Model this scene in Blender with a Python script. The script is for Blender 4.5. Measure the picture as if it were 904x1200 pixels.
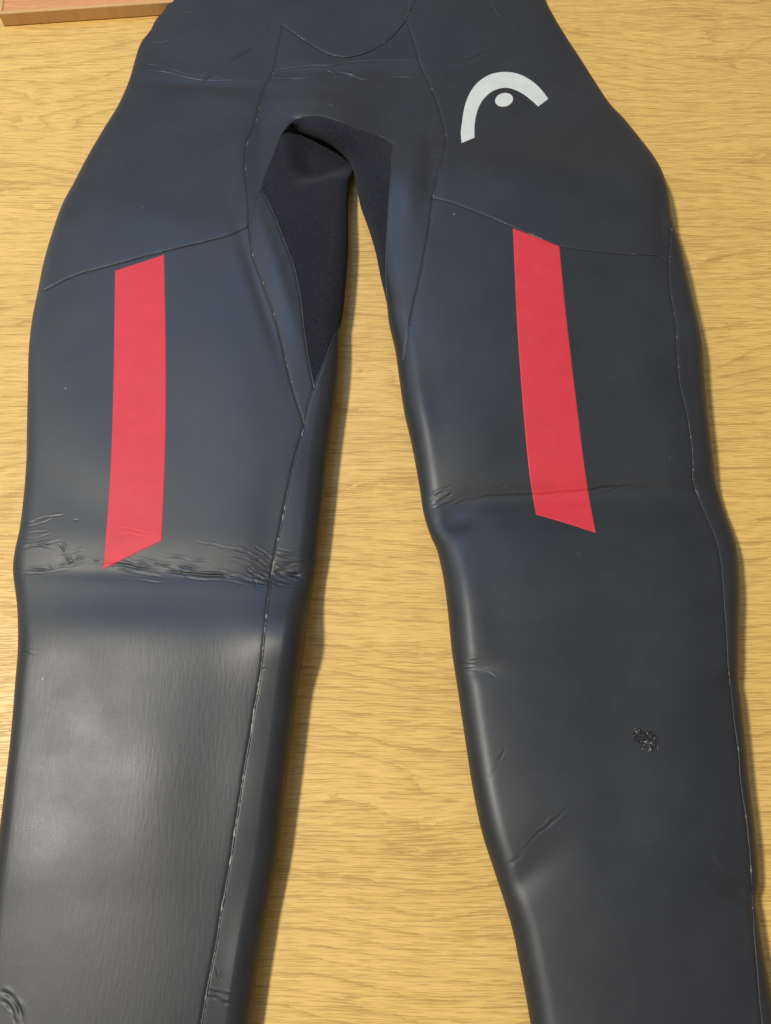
import bpy, math, random
import numpy as np
from mathutils import Vector

random.seed(7)
rng = np.random.default_rng(11)
scene = bpy.context.scene
for o in list(bpy.data.objects):
    bpy.data.objects.remove(o)

# ------------------------------------------------------------------ camera
CAM_H, TILT, FPX = 0.52, math.radians(22.0), 906.0      # metres, from straight down, focal length in 904x1200 px
cd = bpy.data.cameras.new('camera')
cam = bpy.data.objects.new('camera', cd)
scene.collection.objects.link(cam)
cam.location = (0, 0, CAM_H)
cam.rotation_euler = (TILT, 0, 0)
cd.sensor_fit = 'VERTICAL'
cd.sensor_height = 24.0
cd.lens = 24.0 * FPX / 1200.0
cd.clip_start = 0.01
cd.clip_end = 50
scene.camera = cam

# ------------------------------------------------------------------ light of the room
world = bpy.data.worlds.new('World')
scene.world = world
world.use_nodes = True
wn = world.node_tree
bg = wn.nodes['Background']
bg.inputs[1].default_value = 0.30
# the room around: warm wood and walls towards the horizon, a paler ceiling above
w_tc = wn.nodes.new('ShaderNodeTexCoord')
w_sep = wn.nodes.new('ShaderNodeSeparateXYZ')
w_ramp = wn.nodes.new('ShaderNodeValToRGB')
w_ramp.color_ramp.elements[0].position = 0.0
w_ramp.color_ramp.elements[0].color = (0.92, 0.70, 0.50, 1)
w_mid = w_ramp.color_ramp.elements.new(0.55)
w_mid.color = (0.96, 0.86, 0.74, 1)
w_ramp.color_ramp.elements[-1].position = 0.92
w_ramp.color_ramp.elements[-1].color = (1.0, 1.0, 1.02, 1)
wn.links.new(w_tc.outputs['Generated'], w_sep.inputs[0])
wn.links.new(w_sep.outputs[2], w_ramp.inputs[0])
wn.links.new(w_ramp.outputs[0], bg.inputs[0])


def area(name, loc, target, size, power, colour, shape='DISK', size_y=None):
    l = bpy.data.lights.new(name, 'AREA')
    l.shape = shape
    l.size = size
    if size_y:
        l.size_y = size_y
    l.energy = power
    l.color = colour
    o = bpy.data.objects.new(name, l)
    scene.collection.objects.link(o)
    o.location = loc
    o.rotation_euler = (Vector(target) - Vector(loc)).to_track_quat('-Z', 'Y').to_euler()
    return o


area('ceiling_lamp', (-1.42, 0.14, 2.55), (0, 0.25, 0), 0.30, 92, (1.0, 0.95, 0.84))
area('window_light', (-0.66, 1.70, 2.2), (0, 0.3, 0), 0.8, 17, (0.24, 0.52, 1.0), 'RECTANGLE', 0.6)
area('side_window_light', (-2.6, 1.5, 1.0), (0, 0.3, 0), 1.6, 12, (0.45, 0.68, 1.0), 'RECTANGLE', 1.2)

scene.view_settings.view_transform = 'Standard'
scene.view_settings.look = 'None'
scene.view_settings.exposure = 0.0
scene.view_settings.gamma = 1.0
scene.render.engine = 'CYCLES'
scene.render.resolution_x, scene.render.resolution_y = 771, 1024

# ------------------------------------------------------------------ helpers
ST, CT = math.sin(TILT), math.cos(TILT)


def px_to_world(p, z):
    """rays through pixels of the photograph met with height z; p (n,2), z scalar or (n,)"""
    p = np.asarray(p, float)
    dx = (p[:, 0] - 452.0) / FPX
    dy = (600.0 - p[:, 1]) / FPX
    t = (CAM_H - z) / (CT - dy * ST)
    return np.stack([t * dx, t * (ST + dy * CT)], 1)


def world_to_px(xy, z):
    x, y, w = xy[:, 0], xy[:, 1], z - CAM_H
    depth = y * ST - w * CT
    up = y * CT + w * ST
    return np.stack([452 + FPX * x / depth, 600 - FPX * up / depth], 1)


def catmull(pts, n=None, step=6.0):
    """smooth curve through pts, resampled evenly by length"""
    P = np.asarray(pts, float)
    if len(P) == 2:
        fine = P[0] + (P[1] - P[0]) * np.linspace(0, 1, 40)[:, None]
    else:
        Q = np.vstack([2 * P[0] - P[1], P, 2 * P[-1] - P[-2]])
        out = []
        for i in range(1, len(Q) - 2):
            p0, p1, p2, p3 = Q[i - 1:i + 3]
            a, b, c = [max(1e-9, np.linalg.norm(q - r)) ** 0.5 for q, r in ((p1, p0), (p2, p1), (p3, p2))]
            t0, t1, t2, t3 = 0, a, a + b, a + b + c
            t = np.linspace(t1, t2, 12, endpoint=False)[:, None]
            A1 = (t1 - t) / (t1 - t0) * p0 + (t - t0) / (t1 - t0) * p1
            A2 = (t2 - t) / (t2 - t1) * p1 + (t - t1) / (t2 - t1) * p2
            A3 = (t3 - t) / (t3 - t2) * p2 + (t - t2) / (t3 - t2) * p3
            B1 = (t2 - t) / (t2 - t0) * A1 + (t - t0) / (t2 - t0) * A2
            B2 = (t3 - t) / (t3 - t1) * A2 + (t - t1) / (t3 - t1) * A3
            out.append((t2 - t) / (t2 - t1) * B1 + (t - t1) / (t2 - t1) * B2)
        out.append(P[-1:])
        fine = np.vstack(out)
    L = np.concatenate([[0], np.cumsum(np.linalg.norm(np.diff(fine, axis=0), axis=1))])
    if n is None:
        n = max(2, int(L[-1] / step) + 1)
    s = np.linspace(0, L[-1], n)
    return np.stack([np.interp(s, L, fine[:, k]) for k in range(fine.shape[1])], 1)


def resample(P, t):
    """points at the normalised lengths t along a polyline"""
    L = np.concatenate([[0], np.cumsum(np.linalg.norm(np.diff(P, axis=0), axis=1))])
    if L[-1] == 0:
        return np.repeat(P[:1], len(t), 0)
    return np.stack([np.interp(np.asarray(t) * L[-1], L, P[:, k]) for k in range(P.shape[1])], 1)


def dist_poly(Q, P, signed=False, along=False):
    """distance of points Q (n,2) to polyline P (m,2)"""
    best = np.full(len(Q), 1e9)
    sg = np.zeros(len(Q))
    al = np.zeros(len(Q))
    L = np.concatenate([[0], np.cumsum(np.linalg.norm(np.diff(P, axis=0), axis=1))])
    for i in range(len(P) - 1):
        a, d = P[i], P[i + 1] - P[i]
        q = Q - a
        t = np.clip((q @ d) / (d @ d + 1e-18), 0, 1)
        e = q - t[:, None] * d
        r = np.einsum('ij,ij->i', e, e)
        m = r < best
        best[m] = r[m]
        if signed:
            sg[m] = np.sign(d[0] * q[m, 1] - d[1] * q[m, 0])
        if along:
            al[m] = (L[i] + t[m] * (L[i + 1] - L[i])) / L[-1]
    res = [np.sqrt(best)]
    if signed:
        res.append(sg)
    if along:
        res.append(al)
    return res[0] if len(res) == 1 else res


def sstep(x):
    x = np.clip(x, 0, 1)
    return x * x * (3 - 2 * x)


def ramp(v, table):
    """smooth steps between (v, value) knots"""
    v = np.asarray(v, float)
    X = np.array([a for a, _ in table], float)
    Y = np.array([b for _, b in table], float)
    i = np.clip(np.searchsorted(X, v) - 1, 0, len(X) - 2)
    t = sstep((v - X[i]) / (X[i + 1] - X[i]))
    return Y[i] + (Y[i + 1] - Y[i]) * t


# ------------------------------------------------------------------ materials
def new_mat(name):
    m = bpy.data.materials.new(name)
    m.use_nodes = True
    nt = m.node_tree
    return m, nt, nt.nodes['Principled BSDF']


def nd(nt, kind, **kw):
    n = nt.nodes.new(kind)
    for k, v in kw.items():
        if k.startswith('i_'):
            n.inputs[k[2:].replace('_', ' ')].default_value = v
        else:
            setattr(n, k, v)
    return n


def math_node(nt, op, a, b=None, c=None, clamp=False):
    n = nt.nodes.new('ShaderNodeMath')
    n.operation = op
    n.use_clamp = clamp
    for i, x in enumerate((a, b, c)):
        if x is None:
            continue
        if isinstance(x, (int, float)):
            n.inputs[i].default_value = x
        else:
            nt.links.new(x, n.inputs[i])
    return n.outputs[0]


def mapped(nt, scale=(1, 1, 1), rot=(0, 0, 0), loc=(0, 0, 0)):
    tc = nt.nodes.new('ShaderNodeTexCoord')
    mp = nt.nodes.new('ShaderNodeMapping')
    mp.inputs['Scale'].default_value = scale
    mp.inputs['Rotation'].default_value = rot
    mp.inputs['Location'].default_value = loc
    nt.links.new(tc.outputs['Object'], mp.inputs['Vector'])
    return mp.outputs[0]


def noise(nt, vec, scale, detail=3, rough=0.5, dist=0.0):
    n = nd(nt, 'ShaderNodeTexNoise')
    n.inputs['Scale'].default_value = scale
    n.inputs['Detail'].default_value = detail
    n.inputs['Roughness'].default_value = rough
    n.inputs['Distortion'].default_value = dist
    nt.links.new(vec, n.inputs['Vector'])
    return n.outputs['Fac']


def maprange(nt, x, a, b, c, d):
    n = nt.nodes.new('ShaderNodeMapRange')
    n.inputs['From Min'].default_value = a
    n.inputs['From Max'].default_value = b
    n.inputs['To Min'].default_value = c
    n.inputs['To Max'].default_value = d
    nt.links.new(x, n.inputs['Value'])
    return n.outputs[0]


def mix(nt, fac, a, b, mode='MIX'):
    n = nt.nodes.new('ShaderNodeMix')
    n.data_type = 'RGBA'
    n.blend_type = mode
    for sock, x in ((n.inputs[0], fac), (n.inputs[6], a), (n.inputs[7], b)):
        if isinstance(x, (int, float)):
            sock.default_value = x
        elif isinstance(x, tuple):
            sock.default_value = x + (1,) if len(x) == 3 else x
        else:
            nt.links.new(x, sock)
    return n.outputs[2]


def bump(nt, bsdf, height, strength, distance):
    b = nt.nodes.new('ShaderNodeBump')
    b.inputs['Strength'].default_value = strength
    b.inputs['Distance'].default_value = distance
    nt.links.new(height, b.inputs['Height'])
    nt.links.new(b.outputs[0], bsdf.inputs['Normal'])


def neoprene(name, rib):
    """smooth-skin rubber: faint vertical ribs from the moulding, dull scuffs, a few lint specks"""
    m, nt, b = new_mat(name)
    v = mapped(nt)
    dirt = noise(nt, v, 22, 4, 0.6)
    fine = noise(nt, v, 1500, 2, 0.6)
    vs = mapped(nt, (1, 0.17, 1), (0, 0, 0.07))
    streak = noise(nt, vs, 560, 2, 0.5)
    base = mix(nt, maprange(nt, dirt, 0.35, 0.7, 0, 1), (0.0158, 0.0174, 0.0212), (0.0210, 0.0228, 0.0262))
    # lint specks
    vo = nd(nt, 'ShaderNodeTexVoronoi')
    vo.inputs['Scale'].default_value = 55
    nt.links.new(v, vo.inputs['Vector'])
    size = math_node(nt, 'MULTIPLY', noise(nt, v, 40, 1), 0.05)
    size = math_node(nt, 'SUBTRACT', size, 0.0135)
    speck = math_node(nt, 'LESS_THAN', vo.outputs['Distance'], math_node(nt, 'MULTIPLY', size, 1.6))
    sep = nt.nodes.new('ShaderNodeSeparateColor')
    nt.links.new(vo.outputs['Color'], sep.inputs[0])
    speck = math_node(nt, 'MULTIPLY', speck, math_node(nt, 'LESS_THAN', sep.outputs[0], 0.16))
    base = mix(nt, math_node(nt, 'MULTIPLY', speck, 0.6), base, (0.42, 0.40, 0.36))
    nt.links.new(base, b.inputs['Base Color'])
    smear = noise(nt, mapped(nt, (1, 1, 1), (0, 0, 0.5)), 9, 5, 0.6, 0.25)
    r = math_node(nt, 'ADD', maprange(nt, dirt, 0.3, 0.75, 0.40, 0.48), maprange(nt, fine, 0.3, 0.7, -0.02, 0.02))
    r = math_node(nt, 'ADD', r, maprange(nt, smear, 0.3, 0.7, 0.0, 0.06))
    nt.links.new(r, b.inputs['Roughness'])
    b.inputs['Specular IOR Level'].default_value = 0.5
    h = math_node(nt, 'MULTIPLY_ADD', streak, rib, math_node(nt, 'MULTIPLY', fine, 0.25))
    bump(nt, b, h, 0.35, 0.0004)
    return m


MAT_RUBBER = neoprene('smooth_neoprene', 0.12)
MAT_RIBBED = neoprene('ribbed_neoprene', 0.5)


def fabric():
    m, nt, b = new_mat('black_jersey')
    v = mapped(nt)
    f = noise(nt, v, 850, 3, 0.75)
    g = noise(nt, v, 60, 3, 0.6)
    base = mix(nt, maprange(nt, f, 0.35, 0.68, 0, 1), (0.004, 0.004, 0.006), (0.024, 0.026, 0.037))
    base = mix(nt, maprange(nt, g, 0.4, 0.7, 0, 0.25), base, (0.020, 0.020, 0.027))
    nt.links.new(base, b.inputs['Base Color'])
    b.inputs['Roughness'].default_value = 0.95
    b.inputs['Specular IOR Level'].default_value = 0.12
    b.inputs['Sheen Weight'].default_value = 0.06
    bump(nt, b, f, 1.0, 0.0012)
    return m


MAT_FABRIC = fabric()


def print_mat(name, col, rough):
    m, nt, b = new_mat(name)
    v = mapped(nt)
    g = noise(nt, v, 70, 4, 0.6)
    c2 = tuple(min(1, c * 0.9) for c in col)
    nt.links.new(mix(nt, maprange(nt, g, 0.35, 0.7, 0, 1), col, c2), b.inputs['Base Color'])
    b.inputs['Roughness'].default_value = rough
    b.inputs['Specular IOR Level'].default_value = 0.35
    bump(nt, b, noise(nt, v, 1400, 2, 0.6), 0.25, 0.0003)
    return m


MAT_RED = print_mat('red_print', (0.55, 0.032, 0.046), 0.58)
MAT_WHITE = print_mat('white_print', (0.56, 0.57, 0.54), 0.5)


def seam_mat(name, worn):
    m, nt, b = new_mat(name)
    v = mapped(nt)
    g = noise(nt, v, 130, 4, 0.65)
    base = mix(nt, maprange(nt, g, 0.60 - worn, 0.70 - worn, 0, 1), (0.030, 0.030, 0.032), (0.24, 0.22, 0.18))
    nt.links.new(base, b.inputs['Base Color'])
    b.inputs['Roughness'].default_value = 0.45
    return m


MAT_SEAM = seam_mat('seam_glue', 0.01)
MAT_SEAM_WORN = seam_mat('worn_seam_glue', 0.085)
MAT_SEAM_DARK = seam_mat('dark_seam_glue', -0.2)


def wood(name, cols, tilt=0.0, shift=(0, 0, 0), cathedral=1.0, hearts=()):
    """oak laminate, grain along X: light and dark bands, cathedral figure, short dark pores"""
    m, nt, b = new_mat(name)
    v = mapped(nt, (1, 1, 1), (0, 0, tilt), shift)
    # slow warp gives the cathedral arches
    tcw = mapped(nt, (0.9, 3.2, 1), (0, 0, tilt), shift)
    warp = noise(nt, tcw, 2.6, 2, 0.45)
    sx = nt.nodes.new('ShaderNodeSeparateXYZ')
    nt.links.new(v, sx.inputs[0])
    ring = math_node(nt, 'MULTIPLY_ADD', warp, 0.20 * cathedral, sx.outputs[1])
    for (x0, y0, lx, ly, amp) in hearts:
        gx = math_node(nt, 'MULTIPLY', math_node(nt, 'ABSOLUTE', math_node(nt, 'SUBTRACT', sx.outputs[0], x0)), 1 / lx)
        gy = math_node(nt, 'POWER', math_node(nt, 'ABSOLUTE', math_node(nt, 'MULTIPLY', math_node(nt, 'SUBTRACT', sx.outputs[1], y0), 1 / ly)), 1.6)
        e = math_node(nt, 'EXPONENT', math_node(nt, 'MULTIPLY', math_node(nt, 'ADD', gx, gy), -1.0))
        ring = math_node(nt, 'MULTIPLY_ADD', e, amp, ring)
    wob = noise(nt, mapped(nt, (60, 160, 1), (0, 0, tilt), shift), 1.0, 3, 0.6)
    ring = math_node(nt, 'MULTIPLY_ADD', wob, 0.0065, ring)
    ringf = math_node(nt, 'FRACT', math_node(nt, 'MULTIPLY', ring, 78))
    # late-wood line: sharp on one side, soft on the other
    late = math_node(nt, 'POWER', math_node(nt, 'MAXIMUM', maprange(nt, ringf, 0.60, 1.0, 0, 1), 0), 2.0)
    band = noise(nt, mapped(nt, (1.1, 11, 1), (0, 0, tilt), shift), 1.6, 4, 0.55)
    fib = noise(nt, mapped(nt, (14, 520, 1), (0, 0, tilt), shift), 1.0, 4, 0.65)
    fib2 = noise(nt, mapped(nt, (70, 1300, 1), (0, 0, tilt + 0.015), shift), 1.0, 2, 0.6)
    # the pores follow the figure a little
    cb = nt.nodes.new('ShaderNodeCombineXYZ')
    nt.links.new(sx.outputs[0], cb.inputs[0])
    nt.links.new(math_node(nt, 'MULTIPLY_ADD', warp, 0.035 * cathedral, sx.outputs[1]), cb.inputs[1])

    def flow(scale, loc):
        mp = nt.nodes.new('ShaderNodeMapping')
        mp.inputs['Scale'].default_value = scale
        mp.inputs['Location'].default_value = loc
        nt.links.new(cb.outputs[0], mp.inputs['Vector'])
        return mp.outputs[0]
    pa = noise(nt, flow((30, 1300, 1), (0, 0, 0)), 1.0, 2, 0.5)
    pb = noise(nt, flow((17, 1050, 1), (3.1, 1.7, 0)), 1.0, 2.5, 0.55)
    pc = noise(nt, flow((50, 1700, 1), (7.3, 4.9, 0)), 1.0, 1.5, 0.5)
    dens = math_node(nt, 'MULTIPLY_ADD', late, 0.07, math_node(nt, 'MULTIPLY', band, 0.12))
    pmax = math_node(nt, 'MAXIMUM', math_node(nt, 'MAXIMUM', pa, pb), pc)
    pore = maprange(nt, math_node(nt, 'ADD', pmax, dens), 0.645, 0.71, 0, 1)
    pores = math_node(nt, 'MINIMUM', math_node(nt, 'MAXIMUM', pore, 0), 1)
    longl = noise(nt, flow((7, 520, 1), (1.3, 8.2, 0)), 1.0, 3, 0.55)
    longl = math_node(nt, 'MINIMUM', math_node(nt, 'MAXIMUM', maprange(nt, longl, 0.56, 0.66, 0, 0.55), 0), 0.55)
    light, mid, dark, porec = cols
    c = mix(nt, maprange(nt, band, 0.3, 0.7, 0, 1), light, mid)
    c = mix(nt, maprange(nt, fib, 0.35, 0.75, 0, 0.55), c, dark)
    c = mix(nt, maprange(nt, fib2, 0.42, 0.75, 0, 0.5), c, dark)
    c = mix(nt, math_node(nt, 'MULTIPLY', late, maprange(nt, pb, 0.35, 0.65, 0.15, 0.75)), c, dark)
    c = mix(nt, longl, c, dark)
    c = mix(nt, math_node(nt, 'MULTIPLY', pores, 0.55), c, porec)
    nt.links.new(c, b.inputs['Base Color'])
    nt.links.new(maprange(nt, fib, 0.3, 0.7, 0.36, 0.48), b.inputs['Roughness'])
    b.inputs['Specular IOR Level'].default_value = 0.35
    bump(nt, b, math_node(nt, 'MULTIPLY', pores, -1.0), 0.35, 0.0003)
    return m


# where the cathedral figure of the veneer closes: x, y, half length, half width, strength
HEARTS = [(0.115, 0.015, 0.10, 0.022, 0.055), (0.36, 0.270, 0.09, 0.022, -0.050), (-0.32, 0.585, 0.07, 0.016, 0.040),
          (0.35, 0.660, 0.05, 0.012, 0.035), (-0.02, 0.330, 0.06, 0.015, -0.03), (0.40, 0.470, 0.09, 0.02, 0.04), (-0.45, 0.2, 0.1, 0.03, 0.06)]
MAT_OAK = wood('golden_oak', ((0.74, 0.482, 0.152), (0.69, 0.442, 0.132), (0.55, 0.328, 0.082), (0.29, 0.155, 0.038)),
               hearts=HEARTS)
MAT_BOARD = wood('orange_wood', ((0.68, 0.33, 0.135), (0.62, 0.29, 0.115), (0.52, 0.22, 0.08), (0.40, 0.15, 0.05)),
                 0.05, (0.3, 0.7, 0), 0.5)
MAT_EDGE = wood('pale_wood_edge', ((0.60, 0.36, 0.15), (0.57, 0.335, 0.135), (0.52, 0.30, 0.115), (0.50, 0.28, 0.10)), 0.05,
                (0.9, 0.2, 0), 0.3)

# ------------------------------------------------------------------ object makers
COL = scene.collection


def mesh_obj(name, verts, faces, mat, parent=None, smooth=True):
    me = bpy.data.meshes.new(name)
    if isinstance(faces, np.ndarray):
        nf, k = faces.shape
        me.vertices.add(len(verts))
        me.vertices.foreach_set('co', np.asarray(verts, np.float32).ravel())
        me.loops.add(nf * k)
        me.loops.foreach_set('vertex_index', faces.astype(np.int32).ravel())
        me.polygons.add(nf)
        me.polygons.foreach_set('loop_start', np.arange(0, nf * k, k, dtype=np.int32))
        me.polygons.foreach_set('loop_total', np.full(nf, k, np.int32))
        me.update(calc_edges=True)
        me.validate()
    else:
        me.from_pydata([tuple(map(float, q)) for q in verts], [], faces)
        me.update()
    me.polygons.foreach_set('use_smooth', [smooth] * len(me.polygons))
    me.materials.append(mat)
    o = bpy.data.objects.new(name, me)
    COL.objects.link(o)
    if parent:
        o.parent = parent
        o.matrix_parent_inverse = parent.matrix_world.inverted()
    return o


def grid_faces(nr, nc):
    i = np.arange(nr * nc).reshape(nr, nc)
    return np.stack([i[:-1, :-1].ravel(), i[1:, :-1].ravel(), i[1:, 1:].ravel(), i[:-1, 1:].ravel()], 1)


# ------------------------------------------------------------------ table and board
def slab(name, x0, x1, y0, y1, z0, z1, bev, mat):
    import bmesh
    bm = bmesh.new()
    bmesh.ops.create_cube(bm, size=1)
    for q in bm.verts:
        q.co = Vector((x0 if q.co.x < 0 else x1, y0 if q.co.y < 0 else y1, z0 if q.co.z < 0 else z1))
    bmesh.ops.bevel(bm, geom=list(bm.edges), offset=bev, segments=3, affect='EDGES', profile=0.6)
    me = bpy.data.meshes.new(name)
    bm.to_mesh(me)
    bm.free()
    me.materials.append(mat)
    o = bpy.data.objects.new(name, me)
    COL.objects.link(o)
    return o


table = slab('table', -0.80, 0.80, -0.42, 1.15, -0.028, 0.0, 0.003, MAT_OAK)
table['label'] = 'golden oak wood-grain table top that the black wetsuit lies on'
table['category'] = 'table'

# ------------------------------------------------------------------ the wetsuit: outline traced on the photograph
LEFT_OUT = [(212, -110), (203, -60), (197, -8), (193, 8), (181, 22), (175, 34), (164, 48), (157, 68), (150, 92), (137, 122), (120, 150), (100, 185),
            (85, 215), (72, 240), (60, 275), (50, 310), (44, 340), (37, 375), (33, 410), (32, 450), (31, 490), (30, 540),
            (27, 580), (22, 620), (16, 648), (14, 668), (16, 688), (19, 712), (20, 760), (17, 800), (12, 860), (5, 920),
            (0, 960), (-7, 1010), (-13, 1060), (-19, 1120), (-25, 1200), (-31, 1290)]
LEFT_IN = [(423, 112), (418, 150), (413, 175), (410, 205), (408, 240), (408, 290), (405, 330), (402, 360), (399, 380), (398, 420),
           (395, 455), (389, 500), (384, 540), (380, 580), (375, 625), (371, 660), (366, 690), (361, 720), (355, 765),
           (349, 800), (343, 850), (337, 900), (331, 950), (325, 1000), (317, 1045), (311, 1075), (306, 1105), (299, 1150),
           (292, 1200), (280, 1290)]
RIGHT_IN = [(340, 147), (352, 146), (366, 150), (380, 156), (392, 163), (405, 176), (412, 189), (417, 209), (422, 235),
            (432, 263), (440, 290), (446, 320), (453, 350), (456, 375), (463, 405), (468, 440), (474, 480), (481, 510),
            (487, 540), (493, 575), (497, 600), (505, 625), (512, 640), (516, 655), (521, 680), (526, 720), (530, 760),
            (536, 800), (542, 840), (548, 880), (556, 930), (567, 980), (580, 1020), (593, 1060), (603, 1095), (610, 1130),
            (617, 1165), (623, 1200), (637, 1290)]
RIGHT_OUT = [(615, -110), (628, -60), (638, -8), (651, 18), (668, 46), (676, 58), (700, 95), (718, 122), (733, 138), (752, 162),
             (768, 185), (778, 205), (785, 235), (789, 262), (798, 290), (805, 320), (813, 355), (820, 385), (824, 408),
             (826, 440), (831, 490), (837, 540), (840, 565), (848, 590), (858, 618), (864, 640), (867, 665), (868, 700),
             (867, 740), (867, 785), (866, 797), (869, 815), (874, 860), (880, 920), (887, 980), (890, 1020), (890, 1042),
             (887, 1053), (890, 1075), (897, 1120), (905, 1160), (912, 1200), (927, 1290)]
K_LEFT = [(-200, .55), (60, .55), (150, .72), (260, 1.0), (420, 1.04), (560, 1.0), (640, .98), (668, .90), (702, .94), (770, 1.07),
          (900, 1.06), (1050, .92), (1300, .85)]
K_RIGHT = [(-200, .55), (80, .58), (150, .80), (215, 1.25), (350, 1.25), (500, 1.15), (555, 1.0), (588, .80), (625, 1.02), (690, 1.15),
           (800, 1.08), (1300, 1.05)]


KV = np.arange(-400, 1500)
KG = np.exp(-(np.arange(-60, 61) / 15.0) ** 2)
KG /= KG.sum()
K_TAB = [np.convolve(np.pad(np.interp(KV, [a for a, _ in T], [b for _, b in T]), 60, 'edge'), KG, 'valid') for T in (K_LEFT, K_RIGHT)]


def k_of(px):
    w = sstep((px[:, 0] - 385) / 60.0)
    k = np.interp(px[:, 1], KV, K_TAB[0]) * (1 - w) + np.interp(px[:, 1], KV, K_TAB[1]) * w
    return k + 0.32 * np.exp(-((px[:, 0] - 352) / 55.0) ** 2 - ((px[:, 1] - 750) / 42.0) ** 2)


def zmid_px(px):
    z = 0.0125 * k_of(px)
    g = np.exp(-((px[:, 0] - 388) / 40.0) ** 2 - ((px[:, 1] - 160) / 38.0) ** 2)
    return z + 0.015 * g


OUT = {}
for nm, P in (('LO', LEFT_OUT), ('LI', LEFT_IN), ('RI', RIGHT_IN), ('RO', RIGHT_OUT)):
    c = catmull(P, step=5.0)
    OUT[nm] = px_to_world(c, zmid_px(c) + 0.0035)
    OUT[nm + '_px'] = c

# soft hollows and swells: pixel u, v, spread u, spread v, turn (deg), millimetres
SWELL = [
    (190, 674, 190, 10, 2, -.8), (340, 672, 40, 12, 0, -2.0), (190, 740, 150, 30, 0, 1.8),
    (70, 570, 45, 45, 0, -0.9), (270, 440, 50, 90, -8, 1.6), (120, 420, 50, 90, 0, -1.0), (320, 620, 22, 60, 8, -1.0),
    (170, 960, 60, 120, 4, 1.3), (60, 880, 50, 90, 0, -1.2), (255, 900, 40, 140, 6, -1.0),
    (285, 1130, 18, 70, 8, 1.3),
    (655, 583, 170, 11, -3, -2.0), (530, 612, 30, 16, -15, -3.0), (550, 720, 22, 70, -8, 1.7), (690, 800, 90, 140, -4, -1.5),
    (555, 785, 24, 12, 8, -1.5), (640, 1000, 30, 50, 50, -.9), (600, 1040, 40, 15, -36, -1.0), (730, 1080, 80, 60, 0, 1.2),
    (870, 1046, 32, 12, 22, -3.0), (855, 800, 16, 10, 0, -2.5), (700, 430, 60, 90, 0, -1.4), (490, 480, 16, 60, -10, 1.3),
    (772, 250, 6, 50, 0, -1.4), (640, 220, 80, 50, 15, 1.6), (180, 200, 60, 60, -30, 1.5), (240, 240, 40, 40, 0, -1.3),
    (230, 92, 100, 9, 4, -1.2), (400, 78, 90, 9, 0, -1.4), (600, 60, 80, 9, -20, -1.6), (440, 105, 60, 30, 0, 1.4),
    (306, 165, 14, 60, 6, -1.6), (480, 230, 14, 40, 4, 1.5), (505, 200, 10, 50, 0, -1.3), (390, 122, 40, 12, 10, 1.6),
    (560, 20, 25, 40, -30, 1.2), (240, 30, 60, 30, 0, 1.0), (325, 320, 12, 90, -18, 1.5), (303, 340, 8, 90, -18, -.9),
]
for _ in range(46):
    SWELL.append((rng.uniform(0, 904), rng.uniform(-40, 1240), rng.uniform(28, 60), rng.uniform(28, 60), 0, rng.uniform(-.65, .65)))

# creases: pixel path, depth in mm, width in mm (negative depth = ridge)
CREASE = []


def crease(pts, depth=0.5, width=1.0, rim=0.35):
    CREASE.append((pts, depth, width, rim))


def crease_fan(n, a, b, spread_a, spread_b, depth, width, wob=2.0, vary=0.35):
    """n roughly parallel wavy creases running from around a to around b"""
    for i in range(n):
        f = (i / (n - 1) - 0.5) * 2 if n > 1 else 0
        s, e = rng.uniform(-.02, vary), rng.uniform(1 - vary, 1.02)
        p0 = np.array(a) + np.array(spread_a) * f
        p1 = np.array(b) + np.array(spread_b) * f
        ts = np.linspace(s, e, 6)
        pts = [tuple(p0 + (p1 - p0) * t + rng.normal(0, wob, 2)) for t in ts]
        crease(pts, depth * rng.uniform(.5, 1.2), width * rng.uniform(.7, 1.3))


# left knee
crease([(14, 669), (30, 667), (49, 668), (70, 664), (90, 662)], .7, 1.3)
crease([(16, 672), (40, 672), (60, 670), (85, 666)], .4, 1.0)
crease([(72, 657), (83, 661), (107, 659), (127, 662), (146, 662), (165, 666), (185, 667), (200, 669)], .8, 1.3)
crease([(83, 655), (100, 655), (118, 659)], .5, .9)
crease([(104, 657), (120, 657), (140, 653), (158, 660), (180, 662), (200, 664)], .6, 1.0)
crease([(130, 663), (160, 671), (190, 676)], .5, .9)
crease([(155, 656), (175, 659), (200, 664), (218, 672), (240, 673), (262, 674)], .7, 1.1)
crease([(195, 670), (224, 672), (249, 674), (273, 675), (297, 682), (312, 684)], 1.3, 1.3)
crease([(190, 662), (215, 664), (235, 669), (250, 670), (268, 671)], .7, 1.0)
crease([(205, 674), (232, 679), (262, 680), (290, 686)], .5, .9)
crease([(255, 641), (273, 644), (290, 648), (303, 656), (312, 664)], .7, 1.0)
crease([(230, 635), (250, 638), (262, 641)], .4, .8)
crease([(20, 614), (40, 611), (50, 606), (62, 605), (76, 603)], .5, .9)
crease([(22, 619), (45, 614), (62, 608)], .5, .9)
crease([(20, 626), (40, 624), (58, 622)], .35, .8)
crease([(22, 632), (44, 630), (60, 625)], .3, .8)
crease([(20, 645), (38, 640), (56, 637), (72, 633)], .7, 1.1)
crease([(24, 640), (50, 640), (64, 643)], .4, .9)
crease([(70, 637), (75, 645), (79, 654), (84, 663)], .8, 1.1)
crease([(86, 609), (89, 610), (92, 609)], .5, .8, 0)
crease([(126, 620), (145, 619), (165, 623), (188, 629)], .3, .9)
crease([(127, 629), (150, 626), (170, 629), (188, 631)], .3, .9)
for k in range(9):
    y0 = 645 + 4.2 * k
    crease([(296 - 2 * k + rng.uniform(-6, 6), y0 - 4 + rng.uniform(-2, 2)), (306, y0 + rng.uniform(-1, 2)), (317, y0 + 6 + rng.uniform(-1, 2)), (322, y0 + 9)],
           rng.uniform(.5, .95), rng.uniform(.8, 1.2))
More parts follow.
